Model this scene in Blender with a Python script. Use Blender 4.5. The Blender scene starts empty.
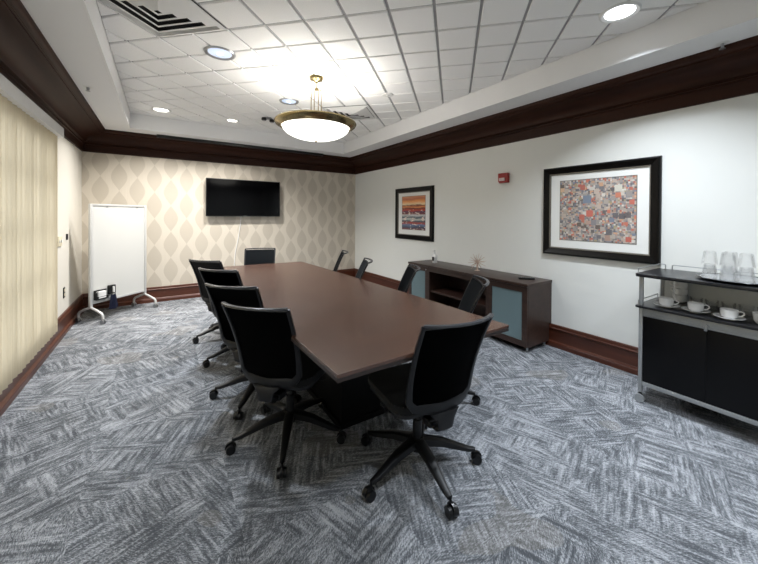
import bpy, bmesh, math, random
from mathutils import Vector, Matrix
random.seed(7)
S = bpy.context.scene
PI = math.pi

# ------------------------------------------------------------------ camera
F, YAW, PITCH, ROLL, CX, CY, H = 333.4375, 0.5932, 0.0076, -0.0068, 386.05, 218.06, 1.3667
cd = bpy.data.cameras.new('camera'); cam = bpy.data.objects.new('camera', cd)
S.collection.objects.link(cam); S.camera = cam
R0 = Vector((math.cos(YAW), -math.sin(YAW), 0))
FW = Vector((math.sin(YAW)*math.cos(PITCH), math.cos(YAW)*math.cos(PITCH), -math.sin(PITCH)))
U0 = Vector((math.sin(YAW)*math.sin(PITCH), math.cos(YAW)*math.sin(PITCH), math.cos(PITCH)))
R1 = math.cos(ROLL)*R0 - math.sin(ROLL)*U0
U1 = math.sin(ROLL)*R0 + math.cos(ROLL)*U0
m = Matrix.Identity(4)
for i in range(3):
    m[i][0], m[i][1], m[i][2] = R1[i], U1[i], -FW[i]
m[2][3] = H
cam.matrix_world = m
cd.sensor_fit = 'HORIZONTAL'; cd.sensor_width = 36.0
cd.lens = F/758*36; cd.shift_x = (379-CX)/758; cd.shift_y = -(282-CY)/758
cd.clip_start = 0.02

# ------------------------------------------------------------------ world, exposure, big lights
w = bpy.data.worlds.new('sky'); S.world = w; w.use_nodes = True
w.node_tree.nodes['Background'].inputs[0].default_value = (0.93, 0.96, 1.0, 1)
w.node_tree.nodes['Background'].inputs[1].default_value = 2.1
vs = S.view_settings
vs.view_transform = 'Standard'; vs.look = 'None'; vs.gamma = 1; vs.use_curve_mapping = False
vs.exposure = 0.45
P_DOWN, P_PEND, P_BACK = 33, 18, 12

# ------------------------------------------------------------------ room numbers
XL, XR, YB, YF = -0.93, 3.45, 6.303, -1.3
ZC, ZS, ZT, BB = 2.241, 2.538, 2.744, 0.231
DC, DS = 0.285, 0.564

# ------------------------------------------------------------------ materials
def lin(c):
    c = c/255
    return c/12.92 if c <= .04045 else ((c+.055)/1.055)**2.4
def col(r, g, b): return (lin(r), lin(g), lin(b), 1)
class NT:
    def __init__(s, name):
        s.m = bpy.data.materials.new(name); s.m.use_nodes = True
        s.t = s.m.node_tree; s.b = s.t.nodes['Principled BSDF']; s.out = s.t.nodes['Material Output']
    def n(s, typ, **kw):
        x = s.t.nodes.new(typ)
        for k, v in kw.items(): setattr(x, k, v)
        return x
    def l(s, a, b): s.t.links.new(a, b)
    def val(s, sock, v):
        if hasattr(v, 'is_linked') or isinstance(v, bpy.types.NodeSocket): s.l(v, sock)
        else: sock.default_value = v
    def math(s, op, a, b=0.0, c=None):
        x = s.n('ShaderNodeMath', operation=op); s.val(x.inputs[0], a); s.val(x.inputs[1], b)
        if c is not None: s.val(x.inputs[2], c)
        return x.outputs[0]
    def mix(s, f, a, b):
        x = s.n('ShaderNodeMix', data_type='RGBA'); s.val(x.inputs[0], f); s.val(x.inputs[6], a); s.val(x.inputs[7], b)
        return x.outputs[2]
    def noise(s, vec, scale=5, detail=2, rough=.5):
        x = s.n('ShaderNodeTexNoise'); x.inputs['Scale'].default_value = scale; x.inputs['Detail'].default_value = detail
        x.inputs['Roughness'].default_value = rough
        if vec is not None: s.l(vec, x.inputs['Vector'])
        return x.outputs[0]
    def mapping(s, vec, scale=(1,1,1), rot=(0,0,0), loc=(0,0,0)):
        x = s.n('ShaderNodeMapping'); s.l(vec, x.inputs[0])
        x.inputs['Scale'].default_value = scale; x.inputs['Rotation'].default_value = rot; x.inputs['Location'].default_value = loc
        return x.outputs[0]
    def ramp(s, f, stops, interp='LINEAR'):
        x = s.n('ShaderNodeValToRGB'); x.color_ramp.interpolation = interp; s.l(f, x.inputs[0])
        e = x.color_ramp.elements
        while len(e) < len(stops): e.new(.5)
        for i, (p, c) in enumerate(stops): e[i].position = p; e[i].color = c
        return x.outputs[0]
    def bump(s, h, strength=.3, dist=.01):
        x = s.n('ShaderNodeBump'); x.inputs['Strength'].default_value = strength; x.inputs['Distance'].default_value = dist
        s.l(h, x.inputs['Height']); s.l(x.outputs[0], s.b.inputs['Normal'])
def simple(name, c, rough=.5, metal=0, spec=.5, noise=.06, nscale=30, coat=0):
    k = NT(name)
    tc = k.n('ShaderNodeTexCoord').outputs['Object']
    nz = k.noise(tc, nscale, 3)
    a = tuple(x*(1-noise) for x in c[:3])+(1,); b = tuple(min(1, x*(1+noise)) for x in c[:3])+(1,)
    k.l(k.mix(nz, a, b), k.b.inputs['Base Color'])
    k.b.inputs['Roughness'].default_value = rough; k.b.inputs['Metallic'].default_value = metal
    k.b.inputs['Specular IOR Level'].default_value = spec
    if coat: k.b.inputs['Coat Weight'].default_value = coat; k.b.inputs['Coat Roughness'].default_value = .08
    return k.m
def emis(name, c, st, base=(.8,.8,.8,1), rough=.3):
    k = NT(name); k.b.inputs['Base Color'].default_value = base
    k.b.inputs['Emission Color'].default_value = c; k.b.inputs['Emission Strength'].default_value = st
    k.b.inputs['Roughness'].default_value = rough
    return k.m
def wood(name, c1, c2, rough=.4, axis=0, gs=1.0, coat=0, spec=.5):
    k = NT(name); tc = k.n('ShaderNodeTexCoord').outputs['Object']
    sc = [38, 38, 38]; sc[axis] = 2.2
    v = k.mapping(tc, tuple(x*gs for x in sc))
    n1 = k.noise(v, 1.0, 5, .6)
    v2 = k.mapping(tc, tuple(x*gs*.22 for x in sc)); n2 = k.noise(v2, 1.0, 2)
    f = k.math('ADD', k.math('MULTIPLY', n1, .65), k.math('MULTIPLY', n2, .35))
    k.l(k.ramp(f, [(.32, c1), (.68, c2)]), k.b.inputs['Base Color'])
    k.b.inputs['Roughness'].default_value = rough; k.b.inputs['Specular IOR Level'].default_value = spec
    if coat: k.b.inputs['Coat Weight'].default_value = coat; k.b.inputs['Coat Roughness'].default_value = .2
    k.bump(n1, .05, .002)
    return k.m

M = {}
M['white_wall'] = simple('painted_wall', col(226,227,222), .75, noise=.01, nscale=6)
M['left_wall'] = simple('painted_side_wall', col(216,212,202), .75, noise=.01, nscale=6)
M['soffit'] = simple('soffit_paint', col(230,230,230), .8, noise=.01, nscale=5)
M['crown'] = wood('dark_walnut_crown', col(38,20,14), col(60,34,23), .5, 1, .5, 0, .16)
M['crownx'] = wood('dark_walnut_crown_back', col(38,20,14), col(60,34,23), .5, 0, .5, 0, .16)
M['base'] = wood('mahogany_baseboard', col(62,30,19), col(92,50,34), .32, 1, .5)
M['basex'] = wood('mahogany_baseboard_back', col(62,30,19), col(92,50,34), .32, 0, .5)
M['table'] = wood('walnut_laminate', col(50,33,26), col(94,66,53), .27, 0, 1.6, 0, .9)
M['table_edge'] = simple('dark_edge_band', col(46,36,32), .4)
M['espresso'] = wood('espresso_laminate', col(40,27,22), col(62,44,36), .38, 1, .8)
M['espresso_dark'] = wood('espresso_interior', col(40,25,20), col(58,36,28), .45, 1, .8)
M['pedestal'] = simple('black_laminate', col(6,5,5), .5, 0, .25)
M['black_plastic'] = simple('black_plastic', col(8,8,9), .42, nscale=200)
M['frame_plastic'] = simple('charcoal_plastic', col(12,13,16), .4, nscale=200)
M['rail_plastic'] = simple('rail_highlight_grey', col(64,65,68), .25, nscale=200)  # black rail lightened to grey, its reflected highlight put into the colour
M['caster'] = simple('caster_rubber', col(12,12,13), .28)
M['seat_fabric'] = simple('black_seat_fabric', col(11,11,12), .85, nscale=400, noise=.3)
k = NT('black_knit_mesh'); tc = k.n('ShaderNodeTexCoord').outputs['Object']
k.l(k.mix(k.noise(k.mapping(tc, (1,1,3)), 260, 2), col(3,3,4), col(10,10,11)), k.b.inputs['Base Color'])
k.b.inputs['Roughness'].default_value = .7; k.b.inputs['Specular IOR Level'].default_value = .25; M['knit'] = k.m
M['front_knit'] = simple('charcoal_front_knit', col(33,36,39), .85, 0, .15, nscale=300, noise=.25)
M['silver'] = simple('silver_paint', col(162,165,166), .35, .45, nscale=80)
M['alu'] = simple('white_aluminium', col(206,206,204), .35, .25)
M['board'] = simple('white_board_face', col(208,208,204), .25, noise=.01, nscale=4)
M['brass'] = simple('antique_brass', col(150,134,96), .22, .9, nscale=60, noise=.15)
M['white_metal'] = simple('white_enamel', col(222,222,220), .45, noise=.02)
M['vent_dark'] = simple('duct_dark', col(38,38,40), .7)
M['vent_shadow'] = simple('duct_shade_grey', col(40,40,42), .8)  # dark tone paints the shade inside the vent
M['tv'] = simple('tv_glass', col(3,3,4), .10, spec=.18, noise=.05)
M['tv_case'] = simple('tv_casing', col(12,12,13), .3)
M['pic_frame'] = simple('black_lacquer_frame', col(6,5,5), .3, 0, .22, nscale=90, noise=.25)
M['pic_lip'] = simple('pewter_lip', col(120,116,108), .35, .6)
M['mat_board'] = simple('white_mat_board', col(232,232,228), .7, noise=.01, coat=.5)
M['red'] = simple('red_alarm_plastic', col(150,24,20), .35)
M['strobe'] = simple('strobe_lens', col(214,196,196), .12, coat=.6)
M['ceramic'] = simple('white_china', col(236,236,234), .18, noise=.01, coat=.4)
M['cream'] = simple('cream_plastic', col(222,212,184), .4)
M['navy'] = simple('navy_cloth', col(28,34,62), .9)
M['white_plastic'] = simple('white_plastic', col(232,232,230), .35)
M['copper'] = simple('rose_copper', col(196,172,156), .3, .6)
M['tray'] = simple('black_tray', col(20,20,22), .25)
M['tray_top'] = simple('silver_tray_face', col(196,198,202), .18, .85, noise=.05)
M['cart_black'] = simple('cart_black_laminate', col(4,4,6), .35, 0, .25)
M['cart_top'] = simple('cart_top_laminate', col(24,25,28), .3, 0, .4)
M['cart_back'] = simple('grey_cart_panel', col(208,211,209), .3)
M['lamp_on'] = emis('lit_lens', (1, .96, .9, 1), 6)
M['lamp_cool'] = emis('cool_lit_lens', (.92, .96, 1, 1), 3.0)
M['lamp_blue'] = emis('bluish_reflector', (.6, .72, .95, 1), .45, (.55,.62,.75,1), .15)
M['bowl'] = emis('frosted_bowl_glass', (1, .97, .9, 1), 2.2)
M['steel'] = simple('steel', col(170,172,174), .3, .9)
k = NT('drinking_glass'); g = k.n('ShaderNodeBsdfGlass'); g.inputs['Roughness'].default_value = .02; g.inputs['IOR'].default_value = 1.45
g.inputs['Color'].default_value = (1,1,1,1)
tr = k.n('ShaderNodeBsdfTransparent'); tr.inputs[0].default_value = (1,1,1,1)
mx = k.n('ShaderNodeMixShader'); mx.inputs[0].default_value = .3
k.l(tr.outputs[0], mx.inputs[1]); k.l(g.outputs[0], mx.inputs[2]); k.l(mx.outputs[0], k.out.inputs[0]); M['glass'] = k.m
k = NT('clear_pane'); g = k.n('ShaderNodeBsdfGlossy'); g.inputs['Roughness'].default_value = .03
tr = k.n('ShaderNodeBsdfTransparent'); mx = k.n('ShaderNodeMixShader'); mx.inputs[0].default_value = .06
k.l(tr.outputs[0], mx.inputs[1]); k.l(g.outputs[0], mx.inputs[2]); k.l(mx.outputs[0], k.out.inputs[0]); M['pane'] = k.m
k = NT('frosted_cabinet_glass'); k.b.inputs['Base Color'].default_value = col(128,149,153); k.b.inputs['Roughness'].default_value = .18
k.b.inputs['Transmission Weight'].default_value = .35; k.b.inputs['IOR'].default_value = 1.2; M['frost'] = k.m
# blind fabric: translucent woven stripes
k = NT('vertical_blind_fabric'); tc = k.n('ShaderNodeTexCoord').outputs['Object']
nz = k.noise(k.mapping(tc, (60, 140, 1.5)), 1, 3)
c = k.mix(nz, col(196,184,158), col(224,214,190))
df = k.n('ShaderNodeBsdfDiffuse'); tl = k.n('ShaderNodeBsdfTranslucent'); mx = k.n('ShaderNodeMixShader'); mx.inputs[0].default_value = .5
k.l(c, df.inputs[0]); k.l(c, tl.inputs[0]); k.l(df.outputs[0], mx.inputs[1]); k.l(tl.outputs[0], mx.inputs[2]); k.l(mx.outputs[0], k.out.inputs[0])
M['blind'] = k.m
# acoustic ceiling tile
k = NT('acoustic_tile'); tc = k.n('ShaderNodeTexCoord').outputs['Object']
n1 = k.noise(tc, 160, 3, .7); n2 = k.noise(tc, 45, 2)
k.l(k.mix(n1, col(226,226,225), col(252,252,251)), k.b.inputs['Base Color']); k.b.inputs['Roughness'].default_value = .9
k.bump(n1, .35, .004); M['tile'] = k.m
M['grid'] = simple('ceiling_grid_paint', col(165,165,166), .7)
# wallpaper with ogee lenses
WPX, WPZ, WPX0, WPZ0 = .2145, .412, 2.058, 1.50
k = NT('ogee_wallpaper'); tc = k.n('ShaderNodeTexCoord').outputs['Object']
sp = k.n('ShaderNodeSeparateXYZ'); k.l(tc, sp.inputs[0])
def lens(ox, oz):
    u = k.math('DIVIDE', k.math('SUBTRACT', sp.outputs[0], WPX0+ox), 2*WPX)
    v = k.math('DIVIDE', k.math('SUBTRACT', sp.outputs[2], WPZ0+oz), WPZ)
    fu = k.math('ABSOLUTE', k.math('SUBTRACT', k.math('FRACT', k.math('ADD', u, 100.5)), .5))   # 0 at centre .. .5
    fv = k.math('SUBTRACT', k.math('FRACT', k.math('ADD', v, 100.5)), .5)
    cz = k.math('COSINE', k.math('MULTIPLY', fv, PI))
    half = k.math('MULTIPLY', k.math('POWER', cz, 1.15), .222)      # half width of the lens, in periods
    return k.math('SUBTRACT', half, fu)
L = k.math('MAXIMUM', lens(0, 0), lens(WPX, WPZ/2))
inside = k.n('ShaderNodeMapRange'); inside.inputs[1].default_value = -.006; inside.inputs[2].default_value = .006; k.l(L, inside.inputs[0])
st = k.math('MULTIPLY_ADD', k.math('SINE', k.math('MULTIPLY', sp.outputs[0], 2*PI/.009)), .5, .5)
sn = k.noise(k.mapping(tc, (300, 1, 4)), 1, 2)
ground = k.mix(sn, col(203,194,179), col(215,207,193))
motif = k.mix(k.math('MULTIPLY', st, .5), col(188,179,164), col(206,197,183))
k.l(k.mix(inside.outputs[0], ground, motif), k.b.inputs['Base Color'])
k.b.inputs['Roughness'].default_value = .6; M['wallpaper'] = k.m
# carpet tiles
k = NT('patterned_carpet_tiles'); tc = k.n('ShaderNodeTexCoord').outputs['Object']
sp = k.n('ShaderNodeSeparateXYZ'); k.l(tc, sp.inputs[0]); T = .61
tx = k.math('DIVIDE', k.math('ADD', sp.outputs[0], .32), T); ty = k.math('DIVIDE', k.math('ADD', sp.outputs[1], -.85), T)
ix = k.math('FLOOR', tx); iy = k.math('FLOOR', ty)
cb = k.n('ShaderNodeCombineXYZ'); k.l(ix, cb.inputs[0]); k.l(iy, cb.inputs[1])
wn = k.n('ShaderNodeTexWhiteNoise', noise_dimensions='2D'); k.l(cb.outputs[0], wn.inputs['Vector'])
rsep = k.n('ShaderNodeSeparateColor'); k.l(wn.outputs['Color'], rsep.inputs[0])
def rot(angle, vec=None):
    r = k.n('ShaderNodeVectorRotate', rotation_type='Z_AXIS'); k.l(tc if vec is None else vec, r.inputs['Vector']); k.val(r.inputs['Angle'], angle)
    return r.outputs[0]
ang = k.math('MULTIPLY', k.math('FLOOR', k.math('MULTIPLY', rsep.outputs[0], 8)), PI/4)
def streaks(base, seed, ln=5.6, ac=56):
    a = k.math('ADD', ang, base)
    v = k.mapping(rot(a), (ln, ac, 1), loc=(seed, seed*1.7, 0))
    off = k.n('ShaderNodeVectorMath', operation='ADD'); k.l(v, off.inputs[0]); k.l(wn.outputs['Color'], off.inputs[1])
    return k.noise(off.outputs[0], 1.0, 3, .65)
s1 = streaks(.45, 3.1); s2 = streaks(.45+PI/2, 9.7, 4.6, 44)
off = k.n('ShaderNodeVectorMath', operation='MULTIPLY_ADD'); k.l(wn.outputs['Color'], off.inputs[0]); off.inputs[1].default_value = (9,9,9)
k.l(k.mapping(rot(k.math('ADD', ang, .45)), (3.4, 5.0, 1)), off.inputs[2])
pn = k.noise(off.outputs[0], 1.0, 1.5, .5)
sel = k.n('ShaderNodeMapRange'); sel.inputs[1].default_value = .47; sel.inputs[2].default_value = .53; k.l(pn, sel.inputs[0])
sm = k.n('ShaderNodeMix', data_type='FLOAT'); k.l(sel.outputs[0], sm.inputs[0]); k.l(s1, sm.inputs[2]); k.l(s2, sm.inputs[3])
fib = k.noise(k.mapping(tc, (1,1,1)), 150, 2, .7)
rib = k.noise(k.mapping(rot(ang), (45, 230, 1)), 1, 2, .7)
dens = k.noise(off.outputs[0], 2.1, 2, .5)
x = k.math('ADD', sm.outputs[0], k.math('MULTIPLY', k.math('SUBTRACT', rib, .5), .95))
x = k.math('ADD', x, k.math('MULTIPLY', k.math('SUBTRACT', fib, .5), .60))
x = k.math('ADD', x, k.math('MULTIPLY', k.math('SUBTRACT', dens, .5), .35))
x = k.math('ADD', x, k.math('MULTIPLY', k.math('SUBTRACT', rsep.outputs[1], .5), .07))
c = k.ramp(x, [(.30, col(78,81,85)), (.45, col(103,106,110)), (.57, col(138,141,145)), (.74, col(174,176,180))])
big = k.noise(tc, 1.7, 2)
c = k.mix(k.math('MULTIPLY', k.math('GREATER_THAN', big, .62), .18), c, col(150,142,130))
k.l(c, k.b.inputs['Base Color']); k.b.inputs['Roughness'].default_value = .95; k.b.inputs['Specular IOR Level'].default_value = .1
k.bump(x, .5, .006); M['carpet'] = k.m
# painting made of coloured bands
k = NT('banded_sunset_print'); tc = k.n('ShaderNodeTexCoord').outputs['Object']
sp = k.n('ShaderNodeSeparateXYZ'); k.l(tc, sp.inputs[0])
h = k.math('DIVIDE', k.math('SUBTRACT', sp.outputs[2], 1.138), .549)
n = k.noise(k.mapping(tc, (1, 3.5, 26)), 1, 3, .7)
h2 = k.math('ADD', h, k.math('MULTIPLY', k.math('SUBTRACT', n, .5), .16))
c = k.ramp(h2, [(0, col(120,72,74)), (.07, col(52,60,84)), (.13, col(96,116,150)), (.19, col(168,60,50)), (.25, col(60,84,92)), (.31, col(196,196,190)), (.36, col(48,70,84)),
  (.43, col(206,208,206)), (.48, col(120,52,48)), (.53, col(70,56,90)), (.58, col(196,72,44)), (.63, col(96,40,30)), (.68, col(232,150,90)), (.72, col(120,58,40)), (.76, col(240,214,170)), (.84, col(236,160,92)), (.92, col(190,110,80)), (1, col(214,150,110))])
n3 = k.noise(k.mapping(tc, (1, 9, 30), loc=(3,3,3)), 1, 2, .6)
gate = k.math('MULTIPLY', k.math('GREATER_THAN', n3, .60), k.math('LESS_THAN', h, .62))
c = k.mix(gate, c, col(226,210,196))
k.l(c, k.b.inputs['Base Color']); k.b.inputs['Roughness'].default_value = .5; k.b.inputs['Coat Weight'].default_value = .5; k.b.inputs['Coat Roughness'].default_value = .05
M['print_bands'] = k.m
k = NT('mosaic_print'); at = k.n('ShaderNodeVertexColor', layer_name='paint'); tc = k.n('ShaderNodeTexCoord').outputs['Object']
nz = k.noise(tc, 60, 3, .7)
k.l(k.mix(k.math('MULTIPLY_ADD', nz, .4, .12), at.outputs[0], col(158,148,138)), k.b.inputs['Base Color'])
k.b.inputs['Roughness'].default_value = .5; k.b.inputs['Coat Weight'].default_value = .5; k.b.inputs['Coat Roughness'].default_value = .05
M['print_mosaic'] = k.m

# ------------------------------------------------------------------ mesh helpers
COL = S.collection
class MB:
    def __init__(s): s.bm = bmesh.new()
    def _merge(s, tmp, mat=None):
        if mat is not None: bmesh.ops.transform(tmp, matrix=mat, verts=tmp.verts)
        me = bpy.data.meshes.new('t'); tmp.to_mesh(me); tmp.free(); s.bm.from_mesh(me); bpy.data.meshes.remove(me)
    def box(s, x0, y0, z0, x1, y1, z1, bev=0, mat=None, seg=2):
        t = bmesh.new(); bmesh.ops.create_cube(t, size=1)
        for v in t.verts:
            v.co = Vector(((x0+x1)/2+v.co.x*(x1-x0), (y0+y1)/2+v.co.y*(y1-y0), (z0+z1)/2+v.co.z*(z1-z0)))
        if bev: bmesh.ops.bevel(t, geom=t.edges[:], offset=bev, segments=seg, profile=.6, affect='EDGES')
        s._merge(t, mat); return s
    def poly(s, pts, z0, z1, bev=0, mat=None):
        t = bmesh.new(); vs_ = [t.verts.new((p[0], p[1], z0)) for p in pts]; f = t.faces.new(vs_)
        r = bmesh.ops.extrude_face_region(t, geom=[f])
        for v in [g for g in r['geom'] if isinstance(g, bmesh.types.BMVert)]: v.co.z = z1
        bmesh.ops.recalc_face_normals(t, faces=t.faces)
        if bev: bmesh.ops.bevel(t, geom=t.edges[:], offset=bev, segments=2, profile=.6, affect='EDGES')
        s._merge(t, mat); return s
    def cyl(s, a, b, r0, r1=None, n=16):
        a, b = Vector(a), Vector(b); r1 = r0 if r1 is None else r1
        return s.tube([a, b], [r0, r1], n)
    def tube(s, pts, rad, n=10, closed=False, flat=None, up=None):
        # rad: number or list ; flat=(w,h) rectangular-ish rounded section scale
        pts = [Vector(p) for p in pts]; N_ = len(pts)
        rs = rad if isinstance(rad, (list, tuple)) else [rad]*N_
        bm = s.bm; rings = []; prev = None
        for i, p in enumerate(pts):
            if closed: t = pts[(i+1) % N_]-pts[i-1]
            else: t = pts[min(i+1, N_-1)]-pts[max(i-1, 0)]
            t.normalize()
            if up is not None: ref = Vector(up)
            else: ref = prev if prev is not None else (Vector((0,0,1)) if abs(t.z) < .9 else Vector((1,0,0)))
            u = (ref-t*ref.dot(t))
            if u.length < 1e-5: u = Vector((1,0,0))-t*t.x
            u.normalize(); v = t.cross(u); prev = u
            ring = []
            for j in range(n):
                a = 2*PI*(j+.5)/n; cu, cv = math.cos(a), math.sin(a)
                if flat:
                    e = .45
                    cu = math.copysign(abs(cu)**e, cu)*flat[0]; cv = math.copysign(abs(cv)**e, cv)*flat[1]
                ring.append(bm.verts.new(p+(u*cu+v*cv)*rs[i]))
            rings.append(ring)
        for i in range(N_ if closed else N_-1):
            A, B = rings[i], rings[(i+1) % N_]
            for j in range(n):
                bm.faces.new((A[j], A[(j+1) % n], B[(j+1) % n], B[j]))
        if not closed:
            bm.faces.new(rings[0][::-1]); bm.faces.new(rings[-1])
        return s
    def lathe(s, prof, c=(0,0,0), n=32, mat=None, sq=None):
        t = bmesh.new(); rings = []
        for r, z in prof:
            if r < 1e-6: rings.append([t.verts.new((0,0,z))])
            else: rings.append([t.verts.new((r*math.cos(2*PI*j/n), r*math.sin(2*PI*j/n), z)) for j in range(n)])
        for A, B in zip(rings, rings[1:]):
            for j in range(n):
                q = (j+1) % n
                if len(A) == 1 and len(B) == 1: continue
                if len(A) == 1: t.faces.new((A[0], B[q], B[j]))
                elif len(B) == 1: t.faces.new((A[j], A[q], B[0]))
                else: t.faces.new((A[j], A[q], B[q], B[j]))
        bmesh.ops.recalc_face_normals(t, faces=t.faces)
        mm = Matrix.Translation(Vector(c)) @ (mat if mat is not None else Matrix.Identity(4))
        s._merge(t, mm); return s
    def build(s, name, mat, parent=None, smooth=True, ang=35):
        me = bpy.data.meshes.new(name)
        bmesh.ops.recalc_face_normals(s.bm, faces=s.bm.faces)
        s.bm.to_mesh(me); s.bm.free()
        me.materials.append(M[mat] if isinstance(mat, str) else mat)
        if smooth:
            for p in me.polygons: p.use_smooth = True
            try: me.set_sharp_from_angle(angle=math.radians(ang))
            except Exception: pass
        o = bpy.data.objects.new(name, me); COL.objects.link(o)
        if parent is not None: o.parent = parent
        return o
def tag(o, label=None, cat=None, group=None, kind=None):
    if label: o['label'] = label
    if cat: o['category'] = cat
    if group: o['group'] = group
    if kind: o['kind'] = kind
    return o
def thing(name, label, cat, loc=(0,0,0), rz=0, group=None):
    o = bpy.data.objects.new(name, None); COL.objects.link(o); o.empty_display_size = .1
    o.location = loc; o.rotation_euler = (0,0,rz); return tag(o, label, cat, group)
def copy_tree(o, parent=None):
    c = o.copy(); COL.objects.link(c); c.parent = parent
    for ch in list(o.children): copy_tree(ch, c)
    return c
def struct(o, label=None, cat=None):
    o['kind'] = 'structure'
    if label: o['label'] = label
    if cat: o['category'] = cat
    return o

# ------------------------------------------------------------------ shell
struct(MB().box(XL-.3, YF-.3, -.1, XR+.3, YB+.3, 0).build('floor', 'carpet', smooth=False), 'grey carpet of square tiles with crossing streak pattern', 'floor')
struct(MB().box(XR, YF-.2, 0, XR+.15, YB+.2, 3.0).build('wall_right', 'white_wall', smooth=False), 'white painted wall holding both framed pictures', 'wall')
struct(MB().box(XL-.15, YB, 0, XR, YB+.15, 3.0).build('wall_back', 'wallpaper', smooth=False), 'beige wallpapered end wall with ogee pattern behind the television', 'wall')
struct(MB().box(XL-.15, YF-.15, 0, XR, YF, 3.0).build('wall_front', 'white_wall', smooth=False), 'white wall behind the viewer', 'wall')
WY0, WY1, WZ0, WZ1 = -.6, 4.45, .27, 2.06
b = MB(); X0, X1 = XL-.15, XL
b.box(X0, YF, 0, X1, YB, WZ0).box(X0, YF, WZ1, X1, YB, 3.0).box(X0, YF, WZ0, X1, WY0, WZ1).box(X0, WY1, WZ0, X1, YB, WZ1)
struct(b.build('wall_left', 'left_wall', smooth=False), 'white side wall with the blinds', 'wall')
b = MB(); y = WY0
while y < WY1+.01:
    b.box(X1-.05, max(WY0, y-.022), WZ0, X1-.006, min(WY1, y+.022), WZ1); y += .3607
for z in (WZ0+.025, .80, 1.23, 1.68, WZ1-.025): b.box(X1-.05, WY0, z-.022, X1-.006, WY1, z+.022)
wf = b.build('window_1', 'alu', smooth=False); struct(wf, 'aluminium window behind the blinds', 'window')
struct(MB().box(X0+.02, WY0+.01, WZ0+.01, X0+.026, WY1-.01, WZ1-.01).build('window_pane', 'pane', wf, smooth=False))

# soffit ring with inner upstand, ceiling above
b = MB(); ix0, ix1, iy0, iy1 = -.3546, XR-DS, YF+DS, YB-DS
b.box(XL, YF, ZS, ix0, YB, 3.0).box(ix1, YF, ZS, XR, YB, 3.0).box(ix0, YF, ZS, ix1, iy0, 3.0).box(ix0, iy1, ZS, ix1, YB, 3.0)
struct(b.build('ceiling', 'soffit', smooth=False), 'flat painted soffit border around the raised tray', 'ceiling')
struct(MB().box(ix0, iy0, ZT+.012, ix1, iy1, ZT+.05).build('ceiling.001', 'grid', smooth=False), 'grid backing of the raised tray ceiling', 'ceiling')
ang = math.radians(44.6); ca, sa = math.cos(ang), math.sin(ang)
PC = Vector((1.276, 3.161)); G = .305      # lattice point (10,5) at the pendant
def lat(a, b_):
    a -= 10; b_ -= 5
    return Vector((PC.x+(a*ca-b_*sa)*G, PC.y+(a*sa+b_*ca)*G))
t = bmesh.new()
HOLES = [(8,-3), (8,7), (12,7), (12,13), (14,11)]
for a in range(-16, 34):
    for c_ in range(-20, 30):
        p = lat(a+.5, c_+.5)
        if not (ix0-.3 < p.x < ix1+.3 and iy0-.3 < p.y < iy1+.3): continue
        if (a in (5,6) and c_ in (6,7)) or (a in (13,14) and c_ in (4,5)): continue
        rings = []
        for inset, z in ((.0095, ZT+.014), (.012, ZT+.002), (.015, ZT)):
            h_ = G/2-inset
            rings.append([t.verts.new((p.x+(dx*ca-dy*sa)*h_, p.y+(dx*sa+dy*ca)*h_, z)) for dx, dy in ((-1,-1),(1,-1),(1,1),(-1,1))])
        t.faces.new(rings[-1][::-1])
        for A, B in zip(rings, rings[1:]):
            for j in range(4): t.faces.new((A[j], A[(j+1)%4], B[(j+1)%4], B[j]))
for co, no in (((ix0+.004,0,0),(-1,0,0)), ((ix1-.004,0,0),(1,0,0)), ((0,iy0+.004,0),(0,-1,0)), ((0,iy1-.004,0),(0,1,0))):
    bmesh.ops.bisect_plane(t, geom=t.verts[:]+t.edges[:]+t.faces[:], plane_co=co, plane_no=no, clear_outer=True)
b = MB(); b.bm.free(); b.bm = t
struct(b.build('ceiling.002', 'tile', smooth=False), 'diagonal square acoustic tiles of the raised tray', 'ceiling')

# mitred mouldings
def moulding(name, prof, mats, corners=None):
    out = []
    for side in ('right', 'back', 'left', 'front'):
        t = bmesh.new(); rows = []
        for e in (0, 1):
            row = []
            for d, z in prof:
                if side == 'right': p = (XR-d, (YF+d, YB-d)[e], z)
                elif side == 'left': p = (XL+d, (YF+d, YB-d)[e], z)
                elif side == 'back': p = ((XL+d, XR-d)[e], YB-d, z)
                else: p = ((XL+d, XR-d)[e], YF+d, z)
                row.append(t.verts.new(p))
            rows.append(row)
        for j in range(len(prof)-1): t.faces.new((rows[0][j], rows[0][j+1], rows[1][j+1], rows[1][j]))
        b = MB(); b.bm.free(); b.bm = t
        o = b.build(f'{name}_{side}', mats[0] if side in ('left','right') else mats[1], smooth=True, ang=25)
        cat = 'baseboard' if name == 'baseboard' else 'crown moulding'
        struct(o, ('reddish mahogany baseboard along the %s wall' if name == 'baseboard' else 'deep dark walnut crown moulding along the %s wall') % side, cat)
        out.append(o)
def arc(x0, z0, x1, z1, k_, n=8):
    return [(x0+(x1-x0)*(1-math.cos(PI/2*i/n) if k_ else math.sin(PI/2*i/n)), z0+(z1-z0)*(math.sin(PI/2*i/n) if k_ else 1-math.cos(PI/2*i/n))) for i in range(n+1)]
crown = [(0, ZC), (.016, ZC), (.020, ZC+.004), (.020, ZC+.098), (.034, ZC+.104), (.034, ZC+.112), (.024, ZC+.118), (.024, ZC+.126), (.050, ZC+.134)]
crown += arc(.052, ZC+.136, .225, ZC+.240, True)
crown += [(.236, ZC+.242), (.236, ZC+.252), (.246, ZC+.254)] + arc(.248, ZC+.256, .285, ZC+.285, False, 5) + [(.285, ZS+.001)]
moulding('crown', crown, ('crown', 'crownx'))
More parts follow.
